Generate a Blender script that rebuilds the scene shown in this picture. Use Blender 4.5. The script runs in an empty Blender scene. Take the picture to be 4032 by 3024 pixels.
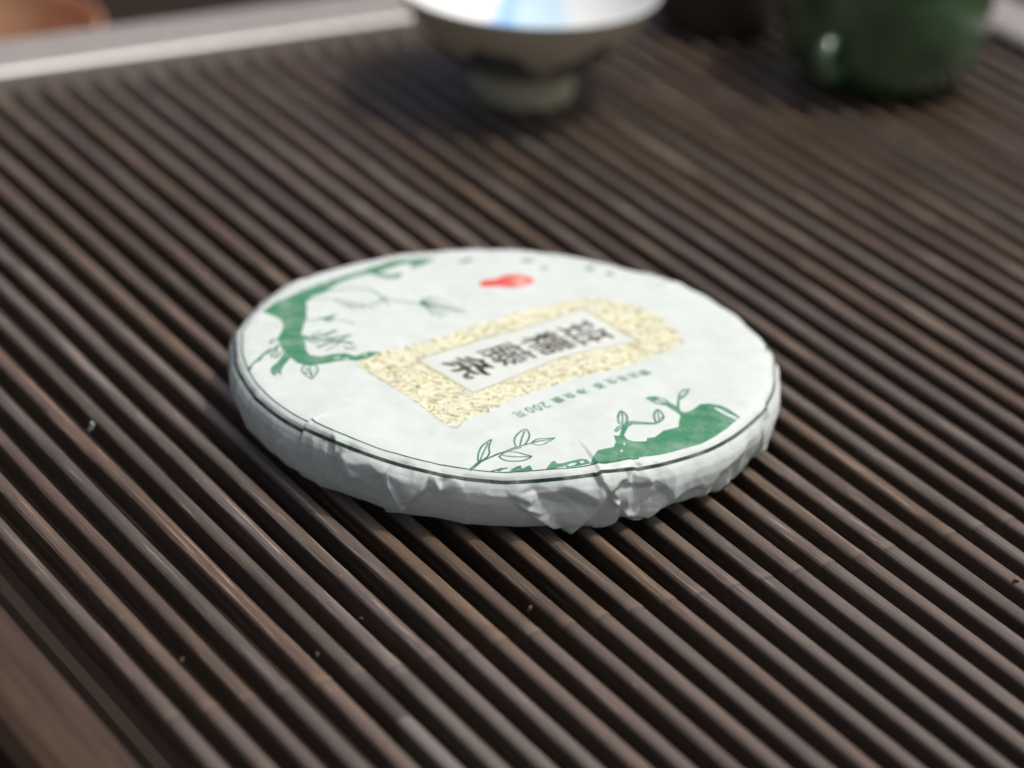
import bpy, bmesh, math, random
import numpy as np
from mathutils import Vector, Matrix
from mathutils.geometry import delaunay_2d_cdt

random.seed(7)
RNG = np.random.default_rng(11)
SC = bpy.context.scene
COL = SC.collection
R = math.radians

# ------------------------------------------------------------------ camera
PITCH, ROLL, DIST = 0.43856, 0.05831, 0.93465
fw = Vector((0, math.cos(PITCH), -math.sin(PITCH)))
rt = Vector((1, 0, 0)); up = rt.cross(fw)
rt2 = math.cos(ROLL) * rt + math.sin(ROLL) * up
up2 = -math.sin(ROLL) * rt + math.cos(ROLL) * up
cam = bpy.data.cameras.new('camera')
cam_o = bpy.data.objects.new('camera', cam); COL.objects.link(cam_o)
M = Matrix((rt2, up2, -fw)).transposed().to_4x4(); M.translation = -fw * DIST
cam_o.matrix_world = M
cam.lens = 120; cam.sensor_width = 36; cam.clip_start = 0.01; cam.clip_end = 60
cam.dof.use_dof = True; cam.dof.focus_distance = 0.845; cam.dof.aperture_fstop = 6.7
SC.camera = cam_o

# ------------------------------------------------------------------ light
SUN_EL, SUN_AZ = 65.0, 4.0                      # azimuth counted from +X towards +Y
world = bpy.data.worlds.new("World"); SC.world = world; world.use_nodes = True
wn = world.node_tree.nodes; wl = world.node_tree.links
sky = wn.new('ShaderNodeTexSky'); sky.sky_type = 'NISHITA'; sky.sun_disc = False
sky.air_density = .45; sky.dust_density = 8; sky.ozone_density = 0
sky.sun_elevation = R(SUN_EL); sky.sun_rotation = R(90 - SUN_AZ)
wl.new(sky.outputs[0], wn['Background'].inputs[0]); wn['Background'].inputs[1].default_value = 0.13
sun = bpy.data.lights.new('sun', 'SUN'); sun.energy = 2.9; sun.angle = R(0.8); sun.color = (1, .975, .935)
sun_o = bpy.data.objects.new('sun', sun); COL.objects.link(sun_o)
sd = Vector((math.cos(R(SUN_EL)) * math.cos(R(SUN_AZ)), math.cos(R(SUN_EL)) * math.sin(R(SUN_AZ)), math.sin(R(SUN_EL))))
sun_o.rotation_euler = sd.to_track_quat('Z', 'Y').to_euler()
SC.view_settings.view_transform = 'Standard'; SC.view_settings.look = 'None'
SC.view_settings.exposure = -0.2; SC.view_settings.gamma = 1
SC.render.engine = 'CYCLES'
SC.cycles.max_bounces = 8

# ------------------------------------------------------------------ helpers
def tag(o, label=None, cat=None, group=None, kind=None):
    for k, v in (('label', label), ('category', cat), ('group', group), ('kind', kind)):
        if v: o[k] = v
    return o

def empty(name, loc, rz=0):
    o = bpy.data.objects.new(name, None); COL.objects.link(o)
    o.location = loc; o.rotation_euler = (0, 0, rz); o.empty_display_size = .02
    return o

def link(name, me, mat, parent=None, smooth=True):
    o = bpy.data.objects.new(name, me); COL.objects.link(o)
    if mat and not me.materials: me.materials.append(mat)
    if smooth:
        me.polygons.foreach_set('use_smooth', [True] * len(me.polygons))
    if parent: o.parent = parent
    return o

def from_bm(name, bm, mat, parent=None, smooth=True):
    me = bpy.data.meshes.new(name); bm.normal_update(); bm.to_mesh(me); bm.free()
    return link(name, me, mat, parent, smooth)

def lathe_bm(prof, seg=96, cx=0, cy=0):
    bm = bmesh.new(); rings = []
    for r, z in prof:
        if r < 1e-6: rings.append([bm.verts.new((cx, cy, z))])
        else: rings.append([bm.verts.new((cx + r * math.cos(2 * math.pi * i / seg), cy + r * math.sin(2 * math.pi * i / seg), z)) for i in range(seg)])
    for a, b in zip(rings, rings[1:]):
        for i in range(seg):
            j = (i + 1) % seg
            if len(a) == 1 and len(b) > 1: bm.faces.new((a[0], b[j], b[i]))
            elif len(b) == 1 and len(a) > 1: bm.faces.new((a[i], a[j], b[0]))
            elif len(a) > 1: bm.faces.new((a[i], a[j], b[j], b[i]))
    bmesh.ops.recalc_face_normals(bm, faces=bm.faces)
    return bm

def smooth_prof(p, n=6):
    out = []
    P = [p[0]] + list(p) + [p[-1]]
    for i in range(1, len(P) - 2):
        for k in range(n):
            t = k / n
            out.append(tuple(.5 * ((2 * P[i][c]) + (-P[i-1][c] + P[i+1][c]) * t + (2*P[i-1][c] - 5*P[i][c] + 4*P[i+1][c] - P[i+2][c]) * t*t + (-P[i-1][c] + 3*P[i][c] - 3*P[i+1][c] + P[i+2][c]) * t**3) for c in range(len(p[0]))))
    out.append(p[-1])
    return [(max(a[0], 0),) + tuple(a[1:]) for a in out] if len(p[0]) == 2 else out

def tube_bm(path, rad, seg=16, flat=1.0):
    bm = bmesh.new(); rings = []
    for i, p in enumerate(path):
        p = Vector(p); a = Vector(path[max(i-1, 0)]); b = Vector(path[min(i+1, len(path)-1)])
        t = (b - a).normalized(); s = t.cross(Vector((0.3, .9, .1))).normalized(); u = s.cross(t)
        r = rad[i] if isinstance(rad, (list, tuple)) else rad
        rings.append([bm.verts.new(p + s * r * math.cos(2*math.pi*k/seg) + u * r * flat * math.sin(2*math.pi*k/seg)) for k in range(seg)])
    for a, b in zip(rings, rings[1:]):
        for k in range(seg):
            bm.faces.new((a[k], a[(k+1) % seg], b[(k+1) % seg], b[k]))
    bm.faces.new(rings[0][::-1]); bm.faces.new(rings[-1])
    bmesh.ops.recalc_face_normals(bm, faces=bm.faces)
    return bm

class Mat:
    def __init__(s, name):
        s.m = bpy.data.materials.new(name); s.m.use_nodes = True
        s.n = s.m.node_tree.nodes; s.l = s.m.node_tree.links; s.b = s.n['Principled BSDF']
    def new(s, t, **kw):
        x = s.n.new(t)
        for k, v in kw.items(): setattr(x, k, v)
        return x
    def math(s, op, a, b=None, c=None, clamp=False):
        x = s.new('ShaderNodeMath', operation=op, use_clamp=clamp)
        for i, v in enumerate((a, b, c)):
            if v is None: continue
            if isinstance(v, (int, float)): x.inputs[i].default_value = v
            else: s.l.new(v, x.inputs[i])
        return x.outputs[0]
    def mix(s, f, a, b):
        x = s.new('ShaderNodeMix', data_type='RGBA')
        for i, v in ((0, f), (6, a), (7, b)):
            if isinstance(v, (int, float)): x.inputs[i].default_value = v
            elif isinstance(v, tuple): x.inputs[i].default_value = v + (1,)
            else: s.l.new(v, x.inputs[i])
        return x.outputs[2]
    def noise(s, vec, scale, detail=4, rough=.55, dist=0):
        x = s.new('ShaderNodeTexNoise'); x.inputs['Scale'].default_value = scale
        x.inputs['Detail'].default_value = detail; x.inputs['Roughness'].default_value = rough; x.inputs['Distortion'].default_value = dist
        if vec is not None: s.l.new(vec, x.inputs['Vector'])
        return x.outputs['Fac']
    def mapr(s, v, a, b, c=0., d=1.):
        x = s.new('ShaderNodeMapRange'); s.l.new(v, x.inputs[0])
        for i, q in enumerate((a, b, c, d)): x.inputs[i+1].default_value = q
        return x.outputs[0]
    def scaled(s, out, sc, rnd=None):
        x = s.new('ShaderNodeMapping'); s.l.new(out, x.inputs[0]); x.inputs['Scale'].default_value = sc
        if rnd is not None: s.l.new(rnd, x.inputs['Location'])
        return x.outputs[0]
    def bump(s, h, st, dist):
        x = s.new('ShaderNodeBump'); x.inputs['Strength'].default_value = st; x.inputs['Distance'].default_value = dist
        s.l.new(h, x.inputs['Height']); s.l.new(x.outputs[0], s.b.inputs['Normal'])
    def set(s, **kw):
        for k, v in kw.items():
            k = k.replace('_', ' ')
            if isinstance(v, (int, float)): s.b.inputs[k].default_value = v
            elif isinstance(v, tuple): s.b.inputs[k].default_value = v + (1,)
            else: s.l.new(v, s.b.inputs[k])

NODE_D = 0.1222       # a bamboo node runs straight across the tray here
# ------------------------------------------------------------------ materials
def mat_slat():
    m = Mat('bamboo_slat')
    tc = m.new('ShaderNodeTexCoord').outputs['Object']
    oi = m.new('ShaderNodeObjectInfo').outputs['Random']
    cx = m.new('ShaderNodeCombineXYZ'); m.l.new(m.math('MULTIPLY', oi, 37.), cx.inputs[0]); m.l.new(m.math('MULTIPLY', oi, 91.), cx.inputs[1])
    fib = m.noise(m.scaled(tc, (38, 1500, 1500), cx.outputs[0]), 1, 6, .7, .4)
    fib2 = m.noise(m.scaled(tc, (26, 900, 900), cx.outputs[0]), 1, 4, .6, .8)
    blot = m.noise(m.scaled(tc, (30, 90, 90), cx.outputs[0]), 1, 4, .6)
    sep = m.new('ShaderNodeSeparateXYZ'); m.l.new(tc, sep.inputs[0]); X = sep.outputs[0]
    wob = m.math('MULTIPLY', m.math('SUBTRACT', m.noise(m.scaled(tc, (1, 260, 1), cx.outputs[0]), 1, 2), .5), .0016)
    nd = m.math('ABSOLUTE', m.math('SUBTRACT', m.math('ADD', X, wob), NODE_D))
    line = m.mapr(nd, .0003, .0011, 1., 0.)
    past = m.mapr(X, NODE_D - .0005, NODE_D + .006, 0., 1.)
    pre = m.math('MULTIPLY', m.mapr(m.math('SUBTRACT', NODE_D, X), .0003, .006, 1., 0.), m.mapr(X, NODE_D - .0002, NODE_D + .0002, 1., 0.))
    rough_side = m.mapr(X, -.02, NODE_D, 0., 1.)
    base = m.mix(m.mapr(blot, .3, .75), (.082, .053, .033), (.144, .099, .066))
    base = m.mix(m.math('MULTIPLY', past, .55), base, (.112, .087, .073))
    dark = m.mix(.5, base, (.034, .022, .016))
    amt = m.math('MULTIPLY', m.mapr(fib, .44, .58, 1., 0.), m.math('SUBTRACT', .85, m.math('MULTIPLY', past, .62)))
    c = m.mix(amt, base, dark)
    lite = m.math('MULTIPLY', m.mapr(fib2, .56, .72), m.math('SUBTRACT', .8, m.math('MULTIPLY', past, .5)))
    c = m.mix(lite, c, (.40, .31, .23))
    sp = m.noise(m.scaled(tc, (420, 900, 900), cx.outputs[0]), 1, 1)
    c = m.mix(m.mapr(sp, .78, .82), c, (.42, .33, .26))
    c = m.mix(m.math('MULTIPLY', pre, .2), c, (.34, .26, .18))
    c = m.mix(m.math('MULTIPLY', line, .6), c, (.035, .024, .018))
    hv = m.new('ShaderNodeHueSaturation'); m.l.new(c, hv.inputs['Color'])
    m.l.new(m.mapr(oi, 0, 1, .82, 1.16), hv.inputs['Value'])
    r2 = m.math('FRACT', m.math('MULTIPLY', oi, 17.3)); m.l.new(m.mapr(r2, 0, 1, .7, 1.15), hv.inputs['Saturation'])
    at = m.new('ShaderNodeAttribute', attribute_name='tint'); 
    c = m.mix(m.mapr(at.outputs['Fac'], 0, -1, 0, .75), hv.outputs[0], (.055, .036, .028))
    c = m.mix(m.mapr(at.outputs['Fac'], 0, 1, 0, .3), c, (.30, .295, .275))
    m.set(Base_Color=c, Roughness=m.mapr(fib, .3, .7, .46, .36), Specular_IOR_Level=.9, Coat_Weight=.45, Coat_Roughness=.33, Coat_IOR=1.6)
    m.bump(m.math('ADD', fib, m.math('MULTIPLY', fib2, .8)), .8, .0004)
    return m.m

def mat_rail(name, c1, c2, rough, coat=0.):
    m = Mat(name)
    tc = m.new('ShaderNodeTexCoord').outputs['Object']
    g = m.noise(m.scaled(tc, (22, 420, 420)), 1, 5, .6, .8)
    b = m.noise(m.scaled(tc, (14, 60, 60)), 1, 3)
    c = m.mix(m.mapr(g, .35, .7), c1, c2)
    sp = m.noise(tc, 900, 1)
    c = m.mix(m.mapr(sp, .80, .83), c, (.45, .33, .22))
    m.set(Base_Color=c, Roughness=m.mapr(b, .3, .7, rough - .06, rough + .08), Coat_Weight=coat, Coat_Roughness=.25)
    m.bump(g, .25, .0004)
    return m.m

def mat_plain(name, col, rough=.5, col2=None, scale=60, spec=.5, coat=0., bump=0.):
    m = Mat(name)
    tc = m.new('ShaderNodeTexCoord').outputs['Object']
    f = m.noise(tc, scale, 4)
    c = m.mix(m.mapr(f, .35, .65), col, col2 or tuple(x * .8 for x in col))
    m.set(Base_Color=c, Roughness=rough, Specular_IOR_Level=spec, Coat_Weight=coat, Coat_Roughness=.08)
    if bump: m.bump(f, bump, .001)
    return m.m
# ---- outlines of the print and the folds, in 0.01 mm on the flat sheet
TRUNK = [[(-6668,1574),(-6351,2235),(-5905,2749),(-5417,3273),(-4899,4000),(-4361,4531),(-3889,4965),(-3486,5349),(-3150,5580),(-3137,5339),(-3425,4949),(-3677,4645),(-3975,4505),(-4482,4043),(-4756,3588),(-5011,2929),(-5363,2579),(-5514,2110),(-5447,1839),(-5451,1561),(-5404,1105),(-5441,735),(-5468,146),(-5370,-157),(-5313,-505),(-5253,-938),(-5141,-1204),(-4846,-1264),(-4531,-1096),(-4207,-1048),(-3943,-1199),(-3771,-1038),(-3561,-903),(-3271,-880),(-3441,-1079),(-3644,-1325),(-3890,-1451),(-4145,-1430),(-4395,-1478),(-4674,-1623),(-4954,-1742),(-5240,-1787),(-5428,-1692),(-5552,-1498),(-5633,-1401),(-5689,-1592),(-5776,-1850),(-5808,-2103),(-5808,-2314),(-5762,-2426),(-5860,-2329),(-5920,-2264),(-5937,-2472),(-6058,-2327),(-6105,-2085),(-6063,-1865),(-5941,-1608),(-5834,-1174),(-5807,-979),(-5909,-718),(-6040,-389),(-6053,-111),(-5992,245),(-5981,513),(-6044,850),(-6170,1109),(-6342,1285),(-6504,1431)]]
GREEN = [[(-6738,-2141),(-6677,-1903),(-6526,-1548),(-6378,-1179),(-6188,-859),(-6095,-886),(-6248,-1209),(-6384,-1506),(-6531,-1880),(-6658,-2128)],[(-3986,4672),(-3669,4517),(-3317,4417),(-2982,4612),(-3079,4273),(-3340,4139),(-3654,4273)],[(-2868,5377),(-2575,5730),(-2264,5716),(-2479,5332),(-2735,5045)],[(-1562,5666),(-1187,6026),(-1028,5948),(-1327,5600)],[(-4041,4931),(-3643,5378),(-3162,5801),(-2588,5997),(-2120,5986),(-2301,5681),(-2799,5550),(-3243,5144),(-3673,4586),(-3937,4511)],[(-4990,1134),(-4852,1280),(-4641,1453),(-4696,1189),(-4864,939)],[(796,5625),(976,5779),(1099,5672),(940,5501)],[(2049,5900),(2273,6064),(2395,5858),(2192,5655)],[(2637,5569),(2840,5668),(2961,5466),(2758,5370)],[(199,6082),(480,6296),(725,6223),(445,5993)],[(2290,-6599),(2320,-6434),(2472,-5962),(2662,-5854),(2871,-5743),(2923,-5445),(2879,-5044),(2942,-5051),(3012,-5066),(3048,-4778),(3102,-4368),(3227,-4151),(3368,-4090),(3651,-4111),(3897,-4140),(4022,-4031),(4046,-4137),(3896,-4243),(3614,-4251),(3367,-4282),(3243,-4444),(3171,-4760),(3134,-5009),(3220,-5216),(3360,-5272),(3570,-5214),(3710,-5146),(3719,-4977),(3924,-4870),(4139,-4513),(4532,-4205),(4555,-3892),(4597,-3572),(4511,-3389),(4302,-3103),(4215,-2952),(4413,-2881),(4512,-2963),(4532,-2616),(4598,-2564),(4583,-2976),(4603,-3238),(4726,-3312),(4909,-3122),(5131,-2766),(5384,-2688),(5596,-2774),(5808,-2922),(5981,-3115),(6164,-3286),(6014,-3585),(5793,-3979),(5499,-4403),(5137,-4837),(4775,-5162),(4417,-5453),(3992,-5754),(3675,-5945),(3363,-6142),(3019,-6368),(2675,-6544),(2468,-6620)],[(3645,-2815),(3773,-2548),(3990,-2474),(4239,-2619),(4412,-2922),(4232,-3024),(3983,-2962),(3842,-2819),(3700,-2675)],[(4532,-2632),(4562,-2212),(4683,-1925),(4894,-1842),(4829,-2155),(4715,-2439),(4598,-2589)],[(1197,-6881),(1325,-6569),(1392,-6511),(1463,-6645),(1600,-6612),(1656,-6729),(1402,-6851)],[(1600,-6612),(1838,-6464),(2043,-6385),(2181,-6393),(2306,-6554),(2118,-6630),(1709,-6775)],[(277,-6974),(508,-6762),(615,-6875),(781,-6734),(863,-6923),(620,-6985)],[(-67,-6939),(65,-6826),(186,-6853),(37,-6979)]]
HOLE = [[(3970,-2602),(4131,-2610),(4272,-2763),(4218,-2812),(4058,-2704)],[(3933,-2723),(4057,-2787),(4181,-2875),(4056,-2894),(3949,-2828)],[(4623,-2203),(4717,-2021),(4789,-2010),(4712,-2239),(4638,-2351)],[(5467,-2915),(5591,-2966),(5835,-3218),(6107,-3374),(6069,-3454),(5865,-3414),(5656,-3231),(5517,-3057)],[(3033,-4018),(3059,-3854),(3087,-3930),(3075,-4212),(3040,-4217)],[(3115,-3902),(3168,-3999),(3156,-4161),(3121,-4206)],[(3108,-5430),(3150,-5393),(3167,-5496),(3135,-5592)],[(3027,-5881),(3096,-5831),(3086,-5945),(3037,-5969)],[(1705,-6664),(1840,-6573),(1977,-6559),(1911,-6643),(1776,-6718)],[(2010,-6485),(2113,-6466),(2150,-6555),(2047,-6587)],[(-6620,-1923),(-6482,-1631),(-6440,-1689),(-6575,-2013)],[(-6378,-1381),(-6287,-1182),(-6262,-1253),(-6345,-1465)],[(-4516,-1302),(-4322,-1227),(-4316,-1313),(-4493,-1369)],[(-4261,-1323),(-4100,-1287),(-4083,-1371),(-4238,-1390)],[(-3728,-1145),(-3643,-1046),(-3627,-1131),(-3695,-1201)]]
STROKE = [(45,[(-5377,-69),(-5146,-204),(-4919,-300),(-4592,-261),(-4293,-340),(-4083,-464)]),(40,[(-5150,-151),(-4940,-18),(-4734,186),(-4561,342)]),(40,[(-4919,-300),(-4603,-111),(-4354,8),(-4157,95)]),(40,[(-4958,-746),(-4755,-528),(-4479,-300),(-4410,-239)]),(28,[(-5370,-157),(-5167,-401),(-4978,-484)]),(22,[(-5195,-49),(-5030,195),(-4945,295)]),(22,[(-4794,-1),(-4699,208),(-4637,359)]),(22,[(-4468,-449),(-4341,-168),(-4211,70)]),(20,[(-4726,-919),(-4561,-680),(-4396,-440)]),(20,[(-4223,-815),(-4085,-711),(-3979,-654)]),(18,[(-4275,-602),(-4154,-763),(-3952,-782)]),(22,[(-5421,947),(-5164,975),(-4990,1134)]),(20,[(-4948,1066),(-4689,1079),(-4427,1057),(-4119,894)]),(20,[(-5028,1147),(-4829,971),(-4680,962)]),(18,[(-4881,1166),(-4710,1371),(-4605,1476)]),(26,[(-4902,2991),(-4722,3110),(-4275,3236),(-3893,3190),(-3654,3010),(-3409,2708),(-3099,2558),(-2722,2566),(-2187,2410)]),(18,[(-5387,2406),(-5055,2496),(-4753,2487),(-4404,2343),(-4164,2138)]),(18,[(-4464,2128),(-4279,1889)]),(18,[(-4400,2296),(-4143,1813)]),(18,[(-4211,2273),(-4000,1924)]),(18,[(-3984,2255),(-3852,1943)]),(18,[(-3835,2274),(-3644,1923)]),(18,[(-3651,2345),(-3491,2177)]),(18,[(-3481,2651),(-3230,2212)]),(18,[(-3551,2547),(-3294,2675)]),(18,[(-4709,2398),(-4456,2007)]),(18,[(-4127,2143),(-3895,2031)]),(18,[(-3726,2335),(-3433,2467)]),(18,[(-2417,2498),(-2353,2741),(-2361,2900)]),(18,[(-2417,2498),(-2244,2827),(-2142,3073)]),(18,[(-2417,2498),(-2130,2820),(-1914,3059)]),(18,[(-2417,2498),(-2011,2697),(-1676,2811)]),(18,[(-2417,2498),(-1892,2550),(-1438,2518)]),(18,[(-2417,2498),(-1772,2404),(-1201,2226)]),(18,[(-2417,2498),(-1843,2301),(-1343,2021)]),(18,[(-2417,2498),(-1988,2187),(-1634,1794)]),(18,[(-2417,2498),(-2059,2084),(-1775,1590)]),(18,[(-2417,2498),(-2174,2137),(-2003,1695)]),(18,[(-2417,2498),(-1959,2377),(-1574,2172)]),(18,[(-2417,2498),(-2115,2495),(-1885,2407)]),(18,[(-2417,2498),(-1731,2317),(-1119,2053)]),(18,[(-5079,-1764),(-5237,-1821),(-5283,-1967),(-5234,-2214),(-5098,-2436),(-4980,-2567),(-4913,-2371),(-4862,-2097),(-4888,-1845),(-4981,-1771),(-5079,-1764)]),(14,[(-5060,-1779),(-5072,-2076),(-4983,-2526)]),(12,[(-5229,-1921),(-5037,-2073),(-4909,-1950)]),(12,[(-5239,-2148),(-5027,-2281),(-4903,-2169)]),(12,[(-5160,-2333),(-5121,-1912),(-4978,-2360)]),(22,[(-6234,-546),(-6219,-307),(-6100,-200),(-6039,-268)]),(16,[(-6214,-564),(-6120,-392),(-6052,-329)]),(22,[(-6054,-724),(-6086,-993),(-6147,-1325),(-5996,-1391),(-5911,-1116),(-5847,-937),(-5982,-632),(-6054,-724)]),(16,[(-6018,-722),(-6023,-1078),(-6035,-1360)]),(24,[(2981,-3922),(3060,-3571),(3193,-3778),(3217,-4072),(3173,-4262)]),(20,[(2981,-3922),(2997,-4223),(3032,-4298)]),(20,[(3081,-3609),(3104,-3968),(3092,-4306)]),(18,[(2901,-4758),(2979,-4506),(3102,-4352)]),(18,[(2943,-4792),(3031,-4579),(3102,-4488)]),(26,[(3951,-4076),(3909,-3728),(4014,-3334),(4157,-3766),(4058,-4041),(3986,-4109)]),(16,[(4013,-3391),(4025,-3828),(4040,-4020)]),(16,[(4042,-3864),(4142,-3792)]),(22,[(-91,-6300),(112,-6171),(381,-5959),(687,-5752),(926,-5578),(1133,-5464),(1374,-5318)]),(20,[(415,-5910),(363,-5550),(482,-5163),(641,-4906),(734,-5207),(716,-5511),(626,-5786)]),(18,[(516,-5815),(558,-5419),(619,-5027)]),(18,[(796,-5671),(924,-5465),(1131,-5364),(1374,-5318)]),(18,[(825,-5719),(1034,-5761),(1204,-5571),(1374,-5334)]),(20,[(9,-6386),(181,-6164),(457,-6177),(666,-6267),(812,-6348),(604,-6523),(296,-6546),(105,-6479),(9,-6386)]),(18,[(117,-6324),(393,-6365),(771,-6349)]),(40,[(-675,-6976),(-578,-6843),(-498,-6711)]),(24,[(-547,-6781),(-316,-6511),(-15,-6267),(324,-6061),(534,-5930)]),(20,[(-500,-6647),(-518,-6366),(-456,-6010),(-342,-5812),(-216,-5649)]),(20,[(-433,-6607),(-286,-6402),(-240,-6244),(-260,-5988),(-215,-5683)]),(16,[(-466,-6643),(-395,-6260),(-290,-5826)]),(24,[(-144,-6972),(42,-6888),(211,-6838)]),(24,[(351,-6915),(484,-6816),(557,-6776)])]
SEAL = [(-859,4132),(-759,4309),(-410,4452),(-170,4762),(216,4930),(538,4851),(684,4635),(618,4352),(376,4098),(28,3921),(-325,3940),(-675,3871),(-817,3921)]
GOLD = [(-3915,-1598),(-3183,-2478),(-2471,-3428),(-1771,-4413),(-1204,-5115),(-920,-4642),(-599,-4367),(-104,-3796),(594,-2845),(1697,-1869),(2830,-1032),(3785,-175),(4474,469),(4758,1011),(4666,1582),(4364,2042),(4165,2628),(3738,3046),(3230,3367),(2634,3555),(2073,3554),(1647,3315),(962,2783),(346,2317),(-664,1392),(-1687,396),(-2571,-254),(-3272,-872)]
PLATE = [(-2329,-1174),(-768,-3077),(514,-1622),(1683,-372),(2445,256),(3558,907),(2049,2820),(372,1170),(-960,71)]
TIAO = [(62,[(-1268,-942),(-1099,-1084),(-875,-1248),(-725,-1378),(-607,-1663),(-493,-1840),(-375,-1866)]),(50,[(-1034,-866),(-865,-999),(-682,-1047),(-557,-965)]),(55,[(-683,-1026),(-531,-1221),(-417,-1378),(-288,-1430)]),(60,[(-470,-1429),(-597,-1425),(-706,-1419)]),(58,[(-1384,-1219),(-1238,-1242),(-1065,-1490),(-931,-1708),(-781,-1858),(-653,-1905)]),(52,[(-1618,-1360),(-1488,-1346),(-1303,-1441)]),(55,[(-1362,-1759),(-1218,-1756),(-1061,-1597),(-868,-1450)]),(55,[(-951,-1882),(-989,-2079),(-915,-2154),(-809,-2097)])]
CHARC = [(-9.56,-15.41),(0.66,-5.34),(11.25,3.49),(21.2,11.85)]
TXT = [(36.99,-11.0),(34.0,-12.92),(31.02,-15.84),(28.06,-18.24),(24.91,-21.15),(20.52,-25.19),(17.42,-28.31),(14.32,-30.92),(11.05,-34.26),(9.12,-36.21),(7.19,-38.14),(4.78,-41.07)]
CORN = [(-23.29,-11.74),(-7.68,-30.77),(35.58,9.07),(20.49,28.2)]
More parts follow.
